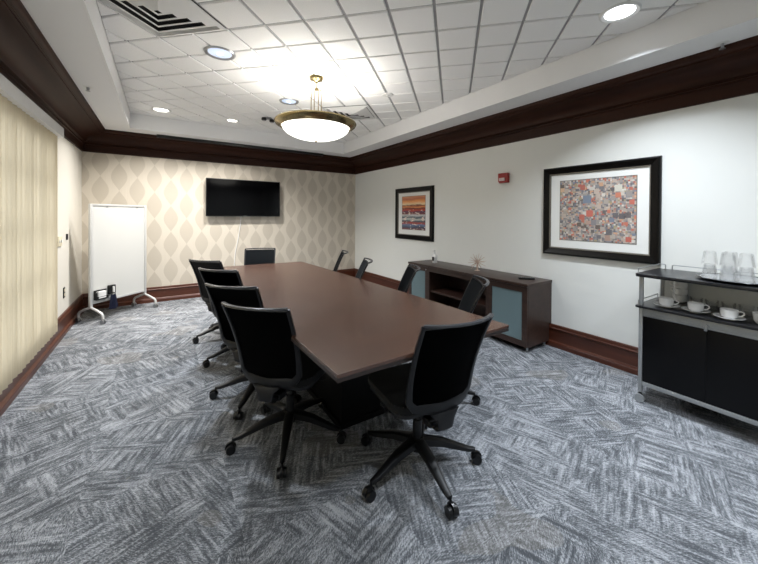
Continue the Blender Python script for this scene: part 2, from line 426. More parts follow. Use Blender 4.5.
bprof = [(0, BB), (.010, BB), (.018, BB-.006), (.020, BB-.030), (.026, BB-.036), (.026, BB-.044), (.016, BB-.052), (.015, .062), (.018, .058), (.034, .052), (.040, .040), (.040, 0)]
moulding('baseboard', bprof, ('base', 'basex'))
for s in ('right', 'back', 'left', 'front'):
    o = bpy.data.objects.get('crown_'+s); o.name = 'trim_'+str(('right','back','left','front').index(s)+1)

# ------------------------------------------------------------------ ceiling fittings
def add_light(name, typ, loc, energy, color=(1,1,1), size=.1, parent=None, spread=None, rot=None):
    ld = bpy.data.lights.new(name, typ); ld.energy = energy; ld.color = color
    if typ == 'AREA':
        ld.shape = 'DISK'; ld.size = size
        if spread: ld.spread = spread
    else: ld.shadow_soft_size = size
    o = bpy.data.objects.new(name, ld); COL.objects.link(o); o.location = loc
    if rot: o.rotation_euler = rot
    if parent is not None: o.parent = parent
    return o
def downlight(a, b_, label, kind, power, color, r=.088):
    p = lat(a, b_)
    t = thing('recessed_downlight', label, 'ceiling light', (p.x, p.y, ZT), 0, 'recessed downlights in the tray ceiling')
    ring = [(r-.018, .006), (r-.010, -.004), (r+.008, -.012), (r+.016, -.008), (r+.020, -.001), (r+.020, .010), (r-.018,.010)]
    MB().lathe(ring, n=40).build('trim_ring', 'white_metal' if kind != 'blue' else 'steel', t)
    lz = -.002
    MB().lathe([(0, lz-.006), (r*.5, lz-.005), (r-.012, lz), (r-.012, lz+.006), (0, lz+.006)], n=40).build('lens', {'on':'lamp_on','cool':'lamp_cool','blue':'lamp_blue'}[kind], t)
    if kind == 'blue':
        MB().lathe([(0,-.0135),(.018,-.013),(.024,-.0085),(.024,-.007),(0,-.007)], n=20).build('bulb', 'lamp_cool', t)
    if power: add_light('downlight_lamp', 'AREA', (0,0,-.025), power, color, .15, t, math.radians(122) if a == 8 and b_ < 0 else math.radians(130))
    return t
WARM = (1, .965, .92); COOL = (.84, .91, 1)
downlight(8, -3, 'bright white round downlight nearest the right wall, top right of the photo', 'cool', P_DOWN*.72, COOL, .100)
downlight(8, 7, 'bluish reflector downlight beside the large air vent', 'blue', P_DOWN*.5, COOL, .105)
downlight(12, 7, 'bluish reflector downlight to the left of the brass pendant', 'blue', P_DOWN*.5, COOL, .095)
downlight(12, 13, 'lit white downlight in the far left ceiling corner above the whiteboard', 'on', P_DOWN*.8, WARM, .095)
downlight(14, 11, 'small lit downlight near the far edge of the tray above the television', 'on', P_DOWN*.8, WARM, .075)
# downlights behind the photographer
downlight(2, -1, 'downlight over the near end of the room behind the viewer', 'cool', P_BACK, COOL, .1)
downlight(4, -5, 'downlight over the near right corner behind the viewer', 'cool', P_BACK, COOL, .1)
downlight(-2, 3, 'downlight over the near left corner behind the viewer', 'cool', P_BACK, COOL, .1)

p = lat(12, 3)
tag(MB().lathe([(0,-.010),(.052,-.010),(.062,-.007),(.066,0),(0,0)], (p.x,p.y,ZT), 28).lathe([(0,-.016),(.018,-.016),(.02,-.0095),(0,-.0095)], (p.x,p.y,ZT), 16).build('sprinkler_cover', 'white_metal'),
    'small round white sprinkler cover on the tray ceiling, right of the pendant', 'sprinkler')
t = thing('twin_spot_fixture', 'small dark ceiling fixture with two round heads, left of the pendant', 'ceiling fixture', (1.256, 4.885, ZT), .3)
MB().lathe([(0,-.014),(.05,-.012),(.056,0),(0,0)], n=20).build('mounting_plate', 'steel', t)
for dx in (-.062, .062):
    hd = MB().lathe([(0,-.05),(.026,-.05),(.036,-.036),(.03,-.012),(0,-.012)], (dx,0,0), 18).build('round_head', 'tv_case', t)
    MB().lathe([(0,-.056),(.022,-.0545),(.024,-.0505),(0,-.0505)], (dx,0,0), 18).build('lens', 'steel', hd)

def vent(name_, label, a, b_, half=.30):
    p = lat(a, b_); t = thing('air_vent', label, 'air vent', (p.x, p.y, ZT), ang)
    def sq(b, h0, z0, h1, z1):   # sloped square louvre
        v = []
        for h_, z in ((h0, z0), (h1, z1), (h1-.003, z1+.004), (h0-.003, z0+.004)):
            v.append([b.bm.verts.new((dx*h_, dy*h_, z)) for dx, dy in ((-1,-1),(1,-1),(1,1),(-1,1))])
        for i in range(4):
            A, B = v[i], v[(i+1) % 4]
            for j in range(4): b.bm.faces.new((A[j], A[(j+1)%4], B[(j+1)%4], B[j]))
    b = MB(); sq(b, half, -.002, half-.03, -.012); sq(b, half-.03, -.012, half-.045, .008)
    b.build('vent_frame', 'white_metal', t, smooth=False)
    MB().box(-half+.003, -half+.003, .0095, half-.003, half-.003, .0115).build('duct_shade_plate', 'vent_shadow', t, smooth=False)  # thin plate coloured as the shade behind the louvres
    for i in range(4):
        b = MB(); h0 = half-.050-i*.062
        sq(b, h0, .004, h0-.044, -.018); b.build('louvre', 'white_metal', t, smooth=False)
    return t
vent('', 'large square louvred air vent cut off by the top edge of the photo', 6, 7)
vent('', 'square louvred air vent beside the brass pendant', 14, 5)

for q, lab in (((-.564, 4.115), 'white pendent sprinkler head on the soffit above the blinds'), ((3.12, .605), 'sprinkler head on the soffit close to the right wall crown')):
    t = thing('fire_sprinkler', lab, 'sprinkler', (q[0], q[1], ZS))
    MB().lathe([(0,-.004),(.030,-.004),(.036,0),(0,0)], n=24).build('escutcheon', 'white_metal', t)
    MB().lathe([(0,-.03),(.008,-.03),(.009,-.004),(0,-.004)], n=12).cyl((-.012,0,-.004),(-.006,0,-.036),.002).cyl((.012,0,-.004),(.006,0,-.036),.002).lathe([(0,-.04),(.017,-.039),(.017,-.036),(0,-.036)], n=16).build('deflector', 'steel', t)

# recessed projection-screen slot in the back soffit
t = thing('projection_screen_case', 'long black projection screen case recessed in the soffit above the television', 'projection screen', (1.253, YB-DC-.0405, ZS))
MB().box(-1.31, -.030, -.040, 1.31, .038, -.001, .002).build('case', 'tv_case', t)
MB().box(-1.28, -.006, -.044, 1.28, .006, -.0395).build('slot_lip', 'vent_dark', t)

# pendant
t = thing('pendant_light', 'large brass pendant with a glowing frosted glass bowl over the table', 'pendant light', (1.285, 3.17, ZT))
MB().lathe([(0,-.05),(.02,-.05),(.03,-.038),(.062,-.028),(.070,-.012),(.072,0),(0,0)], n=36).build('canopy', 'brass', t)
MB().cyl((0,0,-.05),(0,0,-.12),.007).lathe([(0,-.135),(.016,-.13),(.018,-.115),(.008,-.105),(0,-.105)], n=18).cyl((-.052,0,-.120),(.052,0,-.120),.005).cyl((0,-.052,-.120),(0,.052,-.120),.005).build('stem', 'brass', t)
for i in range(4):
    a = PI/2*i; e = (math.cos(a)*.052, math.sin(a)*.052)
    MB().cyl((e[0],e[1],-.118),(e[0]*1.05,e[1]*1.05,-.44),.0045,n=8).build('rod', 'brass', t)
b = MB(); b.lathe([(.325,-.500),(.342,-.512),(.392,-.480),(.402,-.462),(.396,-.450),(.345,-.470),(.330,-.482),(.325,-.500)], n=64)
b.build('bowl_rim', 'brass', t)
b = MB()
for a in (0, PI/2): b.cyl((math.cos(a)*.332, math.sin(a)*.332,-.474),(-math.cos(a)*.332,-math.sin(a)*.332,-.474),.006,n=8)
b.lathe([(0,-.48),(.07,-.478),(.07,-.44),(0,-.44)], n=24); b.build('spider_bracket', 'brass', t)
R_, sag = .330, .135; prof = []
for i in range(13):
    r = R_*math.cos(PI/2*i/12); prof.append((r, -.492-sag*math.sin(PI/2*i/12)))
inner = [(max(0,r-.006), z+.006) for r, z in prof][::-1]
MB().lathe(prof+inner[1:], n=64).build('glass_bowl', 'bowl', t)
MB().lathe([(0,-.650),(.008,-.646),(.011,-.638),(.006,-.628),(0,-.628)], n=14).build('finial', 'brass', t)
for i in range(3):
    a = 2*PI*i/3+.4
    b_ = MB().lathe([(0,-.435),(.014,-.428),(.017,-.41),(.010,-.39),(0,-.385)], (.14*math.cos(a), .14*math.sin(a), 0), 14).build('bulb', 'lamp_on', t)
    add_light('pendant_lamp', 'POINT', (.16*math.cos(a+.5), (.16*math.sin(a+.5)), -.455), P_PEND/3, (1,.97,.92), .05, t)

# ------------------------------------------------------------------ blinds on the left wall
t = thing('vertical_blind', 'beige vertical fabric blind covering the window on the left wall', 'blind', (XL, 0, 0))
MB().box(.012, YF+.2, 2.125, .116, 4.61, 2.222, .006).build('headrail', 'white_plastic', t)
b = MB(); y = YF+.25; i = 0
while y < 4.56:
    a = math.radians(24+random.uniform(-3, 3)); h_ = .050
    dx, dy = math.sin(a)*h_, math.cos(a)*h_; xc = .066
    bot = .205+random.uniform(-.004, .004)
    n_ = 4; ra = []; 
    for z in (bot, 2.124):
        row = []
        for j in range(n_+1):
            s_ = -1+2*j/n_; bow = .004*(1-s_*s_)
            row.append(b.bm.verts.new((xc+dx*s_+bow, y+dy*s_, z)))
        ra.append(row)
    for j in range(n_): b.bm.faces.new((ra[0][j], ra[0][j+1], ra[1][j+1], ra[1][j]))
    y += .092; i += 1
bl = b.build('fabric_vanes', 'blind', t, smooth=True)

# ------------------------------------------------------------------ left wall small things
t = thing('light_switch', 'cream light switch plate on the left wall beside the blind', 'light switch', (XL, 5.03, 1.06))
MB().box(.0005, -.085, -.055, .012, .085, .055, .003).build('plate', 'cream', t)
for dy in (-.035, .035): MB().box(.0118, dy-.008, -.016, .020, dy+.008, .016, .002).build('toggle', 'white_plastic', t)
t = thing('wall_hook', 'tiny dark bracket on the left wall near the back corner', 'hook', (XL, 5.36, 1.09))
MB().box(.0005,-.012,-.035,.018,.012,.035,.004).build('mount', 'black_plastic', t)
t = thing('power_outlet', 'black electrical outlet low on the left wall', 'outlet', (XL, 5.245, .455))
MB().box(.0005, -.036, -.06, .008, .036, .06, .003).build('plate', 'black_plastic', t)
for dz in (-.026, .026): MB().box(.0078, -.016, dz-.014, .0100, .016, dz+.014, .002).build('socket', 'cream', t)

# ------------------------------------------------------------------ television
t = thing('television', 'black flat screen television mounted on the patterned end wall', 'television', (1.213, YB, 1.652))
MB().box(-.605, -.095, -.318, .605, -.055, .318, .006).build('casing', 'tv_case', t)
MB().box(-.592, -.0968, -.300, .592, -.0945, .306).build('screen', 'tv', t, smooth=False)
MB().box(-.2, -.056, -.15, .2, -.001, .15).build('wall_mount', 'vent_dark', t)
MB().box(-.03, -.0975, -.313, .03, -.0945, -.306).build('logo_bar', 'silver', t)
pts = [(1.165, YB-.008, 1.34), (1.155, YB-.008, 1.2), (1.12, YB-.008, .95), (1.075, YB-.008, .72), (1.055, YB-.008, .5), (1.06, YB-.008, .42)]
tag(MB().tube(pts, .006, 8).build('power_cable', 'white_plastic'), 'thin white cable hanging down the wallpaper below the television', 'cable')
t = thing('power_outlet', 'cream outlet plate on the end wall behind the far chair, where the cable ends', 'outlet', (1.06, YB, .37))
MB().box(-.036, -.008, -.06, .036, -.0005, .06, .003).build('plate', 'cream', t)

# ------------------------------------------------------------------ pictures on the right wall
def rect_frame(b, y0, y1, z0, z1, prof):
    # prof: (inset, depth from wall) swept round a rectangle, mitred
    rows = [[b.bm.verts.new((-d, yy, zz)) for yy, zz in ((y0+i, z0+i), (y1-i, z0+i), (y1-i, z1-i), (y0+i, z1-i))] for i, d in prof]
    for A, B in zip(rows, rows[1:]):
        for j in range(4): b.bm.faces.new((A[j], A[(j+1)%4], B[(j+1)%4], B[j]))
def picture(label, cat, y0, y1, z0, z1, fw, art, name):
    t = thing(name, label, cat, (XR, 0, 0))
    b = MB(); rect_frame(b, y0, y1, z0, z1, [(0,.001),(0,.022),(.006,.034),(.018,.038),(fw*.55,.028),(fw*.8,.022),(fw-.012,.026),(fw-.012,.001)]); b.build('frame', 'pic_frame', t, ang=20)
    b = MB(); rect_frame(b, y0, y1, z0, z1, [(fw-.0125,.014),(fw-.0125,.027),(fw-.004,.026),(fw,.016),(fw,.013)]); b.build('inner_lip', 'pic_lip', t, smooth=False)
    MB().box(-.014, y0+fw-.008, z0+fw-.008, -.006, y1-fw+.008, z1-fw+.008).build('mat_board', 'mat_board', t, smooth=False)
    ay0, ay1, az0, az1 = art
    b = MB(); rect_frame(b, ay0-.006, ay1+.006, az0-.006, az1+.006, [(0,.0139),(0,.0150),(.006,.0150),(.006,.0139)]); b.build('mat_bevel', 'pic_lip', t, smooth=False)
    return t
t = picture('smaller black framed abstract print of orange, red and blue bands', 'picture', 3.802, 4.786, .971, 1.832, .085, (3.996, 4.60, 1.138, 1.687), 'framed_picture')
MB().box(-.0148, 3.996, 1.138, -.0140, 4.60, 1.687).build('art_print', 'print_bands', t, smooth=False)
A2 = (1.192, 1.860, 1.132, 1.731)
t = picture('large black framed abstract print of small coloured mosaic squares', 'picture', 1.018, 2.040, .970, 1.879, .082, A2, 'framed_picture')
# the mosaic: many small painted squares, each a face with its own paint
pal = [(col(*c), w_) for c, w_ in (((176,166,156),16),((150,146,144),14),((196,178,164),12),((120,124,134),10),((206,196,184),8),((92,96,112),7),((70,74,92),6),((178,140,124),7),((204,92,62),5),((190,64,44),4),((226,222,214),5),((60,44,48),5),((214,160,120),5),((96,120,150),4),((160,150,110),4),((44,48,66),4))]
bm = bmesh.new(); cl = bm.loops.layers.float_color.new('paint')
rnd = random.Random(3)
def pick(): 
    r = rnd.random()*sum(w_ for _, w_ in pal)
    for c, w_ in pal:
        r -= w_
        if r <= 0: break
    v = rnd.uniform(.85, 1.12); return (min(1,c[0]*v), min(1,c[1]*v), min(1,c[2]*v), 1)
def quad(y0, y1, z0, z1, x, c):
    f = bm.faces.new([bm.verts.new(p) for p in ((x,y0,z0),(x,y0,z1),(x,y1,z1),(x,y1,z0))])
    for lp in f.loops: lp[cl] = c
ny, nz_ = 42, 38
for i in range(ny):
    for j in range(nz_):
        ya, yb = A2[0]+(A2[1]-A2[0])*i/ny, A2[0]+(A2[1]-A2[0])*(i+1)/ny
        za, zb = A2[2]+(A2[3]-A2[2])*j/nz_, A2[2]+(A2[3]-A2[2])*(j+1)/nz_
        quad(ya, yb, za, zb, -.0148, pick())
for k_ in range(260):
    s_ = rnd.uniform(.016, .032) if k_ < 220 else rnd.uniform(.032, .05); y = rnd.uniform(A2[0], A2[1]-s_); z = rnd.uniform(A2[2], A2[3]-s_)
    quad(y, y+s_, z, z+s_*rnd.uniform(.6, 1.2) if z+s_*1.2 < A2[3] else A2[3], -.0150-.0000015*k_, pick())
for y, z, s_, c in ((1.56,1.50,.075,(92,120,150)), (1.545,1.37,.06,(206,72,52)), (1.62,1.34,.05,(198,70,48)), (1.30,1.60,.062,(222,220,206)), (1.205,1.48,.04,(206,80,54)), (1.225,1.145,.045,(200,64,44)),
                    (1.275,1.35,.05,(46,50,70)), (1.33,1.36,.045,(52,56,76)), (1.23,1.36,.05,(50,48,66)), (1.65,1.27,.04,(58,36,36)), (1.48,1.25,.04,(54,36,38)), (1.38,1.20,.05,(60,66,84)), (1.44,1.56,.03,(226,222,214)), (1.31,1.545,.045,(214,110,70)), (1.57,1.64,.03,(228,220,212)), (1.82,1.62,.04,(222,180,140))):
    quad(y, y+s_, z, z+s_, -.0160, col(*c))
me = bpy.data.meshes.new('art_print'); bm.to_mesh(me); bm.free(); me.materials.append(M['print_mosaic'])
o = bpy.data.objects.new('art_print', me); COL.objects.link(o); o.parent = t

# fire alarm
t = thing('fire_alarm', 'red fire alarm strobe on the white wall between the two pictures', 'fire alarm', (XR, 2.548, 1.828))
MB().box(-.045, -.068, -.045, -.0005, .068, .060, .008).build('housing', 'red', t)
MB().poly([(-.045+.045*0, 0)]*0 or [(-.05,-.05),(-.05,.05),(-.02,.066),(-.0005,.066),(-.0005,-.066),(-.02,-.066)], -.058, -.040, .003).build('sounder', 'red', t)
MB().box(-.060, -.035, -.036, -.0455, .045, .002, .006).build('strobe_lens', 'strobe', t)

# ------------------------------------------------------------------ conference table
t = thing('conference_table', 'long walnut conference table with thin dark edge', 'table', (1.11, 2.82, 0))
left = [(.574,1.185),(.566,1.65),(.562,2.2),(.564,2.9),(.580,3.6),(.612,4.40)]
right = [(1.566,4.36),(1.602,3.7),(1.638,2.6),(1.658,1.9),(1.664,1.192)]
pts = [(x-1.11, y-2.82) for x, y in left+right]
MB().poly(pts, .724, .74, .0015).build('tabletop', 'table', t, smooth=False)
ins = [(x*.985, y*.994) for x, y in pts]
MB().poly([(x*.998, y*.9993) for x, y in pts], .706, .7235, .001).build('edge_band', 'table_edge', t, smooth=False)
MB().box(-.36, -1.30, .655, .36, 1.35, .7055).build('apron', 'pedestal', t, smooth=False)
for yc in (-.62, .78):
    pd = MB().box(-.15, yc-.28, .035, .15, yc+.28, .6545, .004).build('pedestal', 'pedestal', t)
    MB().box(-.17, yc-.30, .0, .17, yc+.30, .0345, .006).build('plinth', 'pedestal', pd)

# ------------------------------------------------------------------ chairs
ZTOP = .893; ZB = .435
def back_y(z):     # profile of the back, z from .47 to ZTOP
    u = max(0, (z-ZB)/(ZTOP-ZB))
    return -.235 + .014*math.sin(u*PI) - .135*u**1.3
def half_w(z):
    u = max(0, (z-ZB)/(ZTOP-ZB))
    w_ = .178+.014*u
    if u < .18: w_ *= math.sqrt(max(0, 1-((.18-u)/.18)**2))*.35+.65
    return w_
def bpt(s_, z, off=0):
    hw = half_w(z); u = max(0, (z-ZB)/(ZTOP-ZB))
    bow = .038*(1-.4*u)*(s_*s_)                # edges wrap forward around the sitter
    return Vector((s_*hw, back_y(z)+bow+off, z))
def make_chair():
    t = thing('office_chair', '', 'chair')
    # star base
    for i in range(5):
        a = 2*PI*i/5
        d = Vector((math.sin(a), math.cos(a), 0))
        b = MB(); b.tube([d*.03+Vector((0,0,.142)), d*.14+Vector((0,0,.126)), d*.285+Vector((0,0,.080)), d*.318+Vector((0,0,.076))], [.032,.027,.017,.013], 10, flat=(.7,.95), up=(0,0,1))
        lg = b.build('leg', 'black_plastic', t)
        b = MB(); c0 = d*.320; side = Vector((-d.y, d.x, 0)); tr_ = d*.012
        for s_ in (-1, 1):
            a0 = c0+tr_+side*s_*.007; a1 = c0+tr_+side*s_*.024
            b.cyl(a0+Vector((0,0,.027)), a1+Vector((0,0,.027)), .0265, .025, 20)
        b.cyl(c0+Vector((0,0,.03)), c0+Vector((0,0,.084)), .007, n=10)
        b.cyl(c0+tr_-side*.006+Vector((0,0,.036)), c0+tr_+side*.006+Vector((0,0,.036)), .030, n=16)
        b.build('caster', 'caster', lg)
    MB().lathe([(0,.095),(.036,.098),(.044,.12),(.042,.155),(.034,.165),(0,.165)], n=24).build('hub', 'black_plastic', t)
    MB().cyl((0,0,.164),(0,0,.26),.025,n=20).cyl((0,0,.26),(0,0,.345),.016,n=16).build('gas_column', 'black_plastic', t)
    MB().box(-.07,-.13,.34,.07,.10,.385,.014).box(-.05,-.19,.322,.05,-.12,.36,.012).build('tilt_mechanism', 'black_plastic', t)
    MB().tube([(.06,.02,.365),(.16,.03,.365),(.21,.035,.36)], .006, 8).build('adjust_lever', 'black_plastic', t)
    # seat
    def outline(hw, y0, y1, r, n=6):
        pts = []
        for cx, cy, a0 in ((hw-r, y1-r, 0), (-hw+r, y1-r, PI/2), (-hw+r, y0+r, PI), (hw-r, y0+r, 3*PI/2)):
            for i in range(n+1):
                a = a0+PI/2*i/n; pts.append((cx+r*math.cos(a), cy+r*math.sin(a)))
        return pts
    MB().poly(outline(.205,-.17,.235,.07), .3855, .405, .006).build('seat_pan', 'frame_plastic', t)
    MB().poly(outline(.218,-.180,.250,.09), .4055, .452, .017).build('seat', 'seat_fabric', t)
    # mesh panel
    b = MB(); ns, nz2 = 12, 14; zb = ZB+.03
    g = [[None]*(ns+1) for _ in range(nz2+1)]
    for i in range(nz2+1):
        for j in range(ns+1):
            z = zb+(ZTOP-.01-zb)*i/nz2; g[i][j] = b.bm.verts.new(bpt(-.97+1.94*j/ns, z, 0))
    for i in range(nz2):
        for j in range(ns): b.bm.faces.new((g[i][j], g[i][j+1], g[i+1][j+1], g[i+1][j]))
    r = bmesh.ops.solidify(b.bm, geom=b.bm.faces[:], thickness=.006)
    back = b.build('back_mesh', 'knit', t)
    b = MB(); g = [[b.bm.verts.new(bpt(-.955+1.91*j/ns, zb+.004+(ZTOP-.022-zb)*i/nz2, .0105)) for j in range(ns+1)] for i in range(nz2+1)]
    for i in range(nz2):
        for j in range(ns): b.bm.faces.new((g[i][j], g[i][j+1], g[i+1][j+1], g[i+1][j]))
    bmesh.ops.solidify(b.bm, geom=b.bm.faces[:], thickness=.005)
    b.build('backrest', 'front_knit', t)
    # frame: left side, bottom, right side
    zs_ = [ZTOP-.004, .84, .78, .72, .66, .60, .54, .49]
    path = [bpt(-1, z) for z in zs_]
    path += [bpt(s_, ZB+.022-.014*(1-abs(s_))) for s_ in (-.93, -.7, -.4, 0, .4, .7, .93)]
    path += [bpt(1, z) for z in zs_[::-1]]
    rad = [.010,.010,.0105,.0115,.0125,.014,.016,.018]+[.022,.026,.028,.029,.028,.026,.022]+[.018,.016,.014,.0125,.0115,.0105,.010,.010]
    b = MB(); bm_ = b.bm; rings = []
    for i, p_ in enumerate(path):
        tg = (path[min(i+1,len(path)-1)]-path[max(i-1,0)]).normalized()
        nrm = Vector((-.35*p_.x/.2, 1, 0)).normalized(); nrm = (nrm-tg*nrm.dot(tg)).normalized(); lat_ = tg.cross(nrm)
        ww, th = rad[i], .009
        ring = []
        for j in range(10):
            a = 2*PI*(j+.5)/10; e = .5
            cu = math.copysign(abs(math.cos(a))**e, math.cos(a)); cv = math.copysign(abs(math.sin(a))**e, math.sin(a))
            ring.append(bm_.verts.new(p_+nrm*cu*th+lat_*cv*ww))
        rings.append(ring)
    for A, B in zip(rings, rings[1:]):
        for j in range(10): bm_.faces.new((A[j], A[(j+1)%10], B[(j+1)%10], B[j]))
    bm_.faces.new(rings[0][::-1]); bm_.faces.new(rings[-1])
    b.build('back_frame', 'frame_plastic', t)
    # top rail bowed to the rear, with a gap to the mesh
    pr = []
    for j in range(17):
        s_ = -1+2*j/16; q = bpt(s_, ZTOP); q.y -= .036*(1-s_*s_)**.8; q.z = ZTOP+.004; pr.append(q)
    MB().tube(pr, .0085, 10, flat=(.8,1.25), up=(0,0,1)).build('top_rail', 'rail_plastic', t)
    MB().tube([bpt(-1+2*j/12, ZTOP-.012) for j in range(13)], .006, 8).build('mesh_edge', 'frame_plastic', t)
    # back support: wide plastic neck from mechanism to the frame
    b = MB(); secs = [(-.17,.335,.036,.012),(-.215,.338,.040,.012),(-.246,.362,.043,.013),(-.250,.40,.052,.012),(-.240,.430,.085,.011)]
    rings = []
    for y, z, hw, th in secs:
        ring = []
        for j in range(12):
            a = 2*PI*(j+.5)/12; e = .5
            cu = math.copysign(abs(math.cos(a))**e, math.cos(a)); cv = math.copysign(abs(math.sin(a))**e, math.sin(a))
            ring.append(b.bm.verts.new((cu*hw, y+cv*th, z+cv*th*(.9 if z < .40 else 0))))
        rings.append(ring)
    for A, B in zip(rings, rings[1:]):
        for j in range(12): b.bm.faces.new((A[j], A[(j+1)%12], B[(j+1)%12], B[j]))
    b.bm.faces.new(rings[0][::-1]); b.bm.faces.new(rings[-1])
    b.build('back_support', 'frame_plastic', t)
    return t
BACK = .370
CH = [ # top-rail centre, heading (deg from +x), label, swivel of the star relative to the seat
 ((1.115, 1.035), 83, 'black office chair at the near end of the table, its back to the viewer', 32),
 ((.382, 1.785), 41, 'black office chair left of the table, closest to the viewer', -12),
 ((.366, 2.385), 43, 'black office chair left of the table, second from the viewer', 44),
 ((.385, 3.150), 41, 'black office chair left of the table, third from the viewer', 1),
 ((.350, 3.840), 40, 'black office chair left of the table, farthest from the viewer', 3),
 ((1.14, 4.80), 252, 'black office chair at the far end of the table below the television', 20),
 ((1.945, 1.625), 141, 'black office chair right of the table, in front of the open cabinet shelves', 32),
 ((1.91, 2.36), 150, 'black office chair right of the table, in front of the left cabinet door', 0),
 ((1.79, 2.98), 154, 'black office chair right of the table, second from the back corner', 0),
 ((1.945, 3.82), 155, 'black office chair right of the table, nearest the back corner', 0)]
proto = make_chair()
for i, (tc_, hd, lab, sw) in enumerate(CH):
    o = proto if i == 0 else copy_tree(proto)
    a = math.radians(hd); o['label'] = lab; o['group'] = 'office chairs around the conference table'
    o.location = (tc_[0]+math.cos(a)*BACK, tc_[1]+math.sin(a)*BACK, 0); o.rotation_euler = (0, 0, a-PI/2)
    for ch in o.children:
        if ch.name.split('.')[0] == 'leg': ch.rotation_euler = (0, 0, math.radians(sw))

# ------------------------------------------------------------------ credenza
cx0, cx1, cy0, cy1, cz0, cz1 = 3.012, 3.405, 1.950, 3.86, .055, .694
t = thing('storage_cabinet', 'dark espresso low storage cabinet with frosted glass doors along the right wall', 'cabinet', (0, 0, 0))
tt = .028
MB().box(cx0-.012, cy0-.006, cz1-tt, XR-.003, cy1+.006, cz1, .002).build('top_panel', 'espresso', t)
mside = Matrix.Rotation(PI/2, 4, 'X')
for yy in (cy0+.022, cy1):      # notched round the baseboard
    MB().poly([(cx0+.018,cz0),(cx1,cz0),(cx1,.235),(XR-.003,.235),(XR-.003,cz1-tt-.0005),(cx0+.018,cz1-tt-.0005)], 0, .022, 0, Matrix.Translation((0,yy,0)) @ mside).build('side_panel', 'espresso', t, smooth=False)
MB().box(cx0+.018, cy0+.0225, cz0, cx1, cy1-.0225, cz0+.025).build('bottom_panel', 'espresso_dark', t, smooth=False)
MB().box(cx1-.012, cy0+.0225, cz0+.0255, cx1-.001, cy1-.0225, cz1-tt-.0005).build('back_panel', 'espresso_dark', t, smooth=False)
for y in (2.452, 3.425): MB().box(cx0+.002, y-.011, cz0+.0255, cx1-.0125, y+.011, cz1-tt-.0005).build('divider', 'espresso', t, smooth=False)
MB().box(cx0+.002, 2.4635, cz1-tt-.055, cx0+.020, 3.4135, cz1-tt-.0005).build('top_rail', 'espresso', t, smooth=False)
MB().box(cx0+.025, 2.4635, .335, cx1-.0125, 3.4135, .357).build('shelf', 'espresso_dark', t, smooth=False)
for y0, y1 in ((cy0+.0225, 2.4405), (3.4365, cy1-.0225)): MB().box(cx0+.040, y0, .335, cx1-.0125, y1, .345).build('shelf', 'espresso_dark', t, smooth=False)
def door(y0, y1, knob_y):
    z0, z1, f = cz0+.004, cz1-tt-.004, .058
    b = MB(); x0, x1 = cx0, cx0+.0175
    b.box(x0, y0, z0, x1, y0+f, z1).box(x0, y1-f, z0, x1, y1, z1).box(x0, y0+f, z0, x1, y1-f, z0+f).box(x0, y0+f, z1-f, x1, y1-f, z1)
    d = b.build('door', 'espresso', t, smooth=False)
    MB().box(x0+.006, y0+f-.004, z0+f-.004, x0+.011, y1-f+.004, z1-f+.004).build('glass_pane', 'frost', d, smooth=False)
    mk = Matrix.Rotation(-PI/2, 4, 'Y')
    MB().lathe([(0,0),(.005,0),(.005,.010),(.009,.014),(.009,.018),(0,.020)], (x0-.0005, knob_y, z1-.03), 14, mk).build('knob', 'steel', d)
door(cy0+.002, 2.438, 2.41); door(3.438, cy1-.002, 3.466)
for x in (cx0+.05, cx1-.04):
    for y in (cy0+.03, 2.9, cy1-.03): MB().lathe([(0,0),(.018,0),(.02,.008),(.012,.014),(.012,.0545),(0,.0545)], (x,y,0), 14).build('foot', 'steel', t)

t = thing('pump_bottle', 'small white pump bottle standing on the cabinet near its far end', 'bottle', (3.26, 3.575, cz1))
MB().lathe([(0,0),(.032,0),(.034,.004),(.034,.10),(.028,.118),(.014,.126),(.012,.136),(0,.136)], n=24).build('bottle_body', 'white_plastic', t)
MB().box(-.0352,-.02,.03,-.034,.02,.085).build('paper_label', 'frame_plastic', t, smooth=False)
MB().lathe([(0,.136),(.014,.136),(.014,.15),(.005,.152),(.005,.172),(0,.172)], n=14).box(-.035,-.007,.166,.010,.007,.178,.003).build('pump', 'white_plastic', t)
t = thing('starburst_ornament', 'copper starburst ornament with radiating spikes on the cabinet top', 'ornament', (3.24, 2.78, cz1))
cc = Vector((0,0,.105)); b = MB().lathe([(0,-.018),(.012,-.012),(.017,0),(.012,.012),(0,.018)], cc, 16); b.build('core', 'copper', t)
b = MB(); rnd = random.Random(5); n = 26
for i in range(n):
    z = 1-2*(i+.5)/n; r = math.sqrt(1-z*z); a = i*2.39996
    d = Vector((r*math.cos(a), r*math.sin(a), z)); ln = .112 if z > -.75 else .08
    if z < -.75: ln = min(ln, .1/abs(z))
    b.cyl(cc+d*.012, cc+d*ln, .0042, .0018, 6)
b.build('spikes', 'copper', t)
MB().lathe([(0,0),(.032,0),(.033,.004),(.012,.010),(.006,.02),(.006,.092),(0,.092)], n=20).build('stand', 'copper', t)
t = thing('remote_control', 'black remote control lying on the near end of the cabinet', 'remote control', (3.245, 2.115, cz1), -.75)
MB().box(-.080,-.025,.0005,.080,.025,.020,.004).build('casing', 'tv_case', t)
b = MB()
for i in range(6):
    for j in range(3): b.lathe([(0,.0195),(.004,.0195),(.004,.0215),(0,.0215)], (-.06+i*.022,-.014+j*.014,0), 8)
b.build('buttons', 'frame_plastic', t)

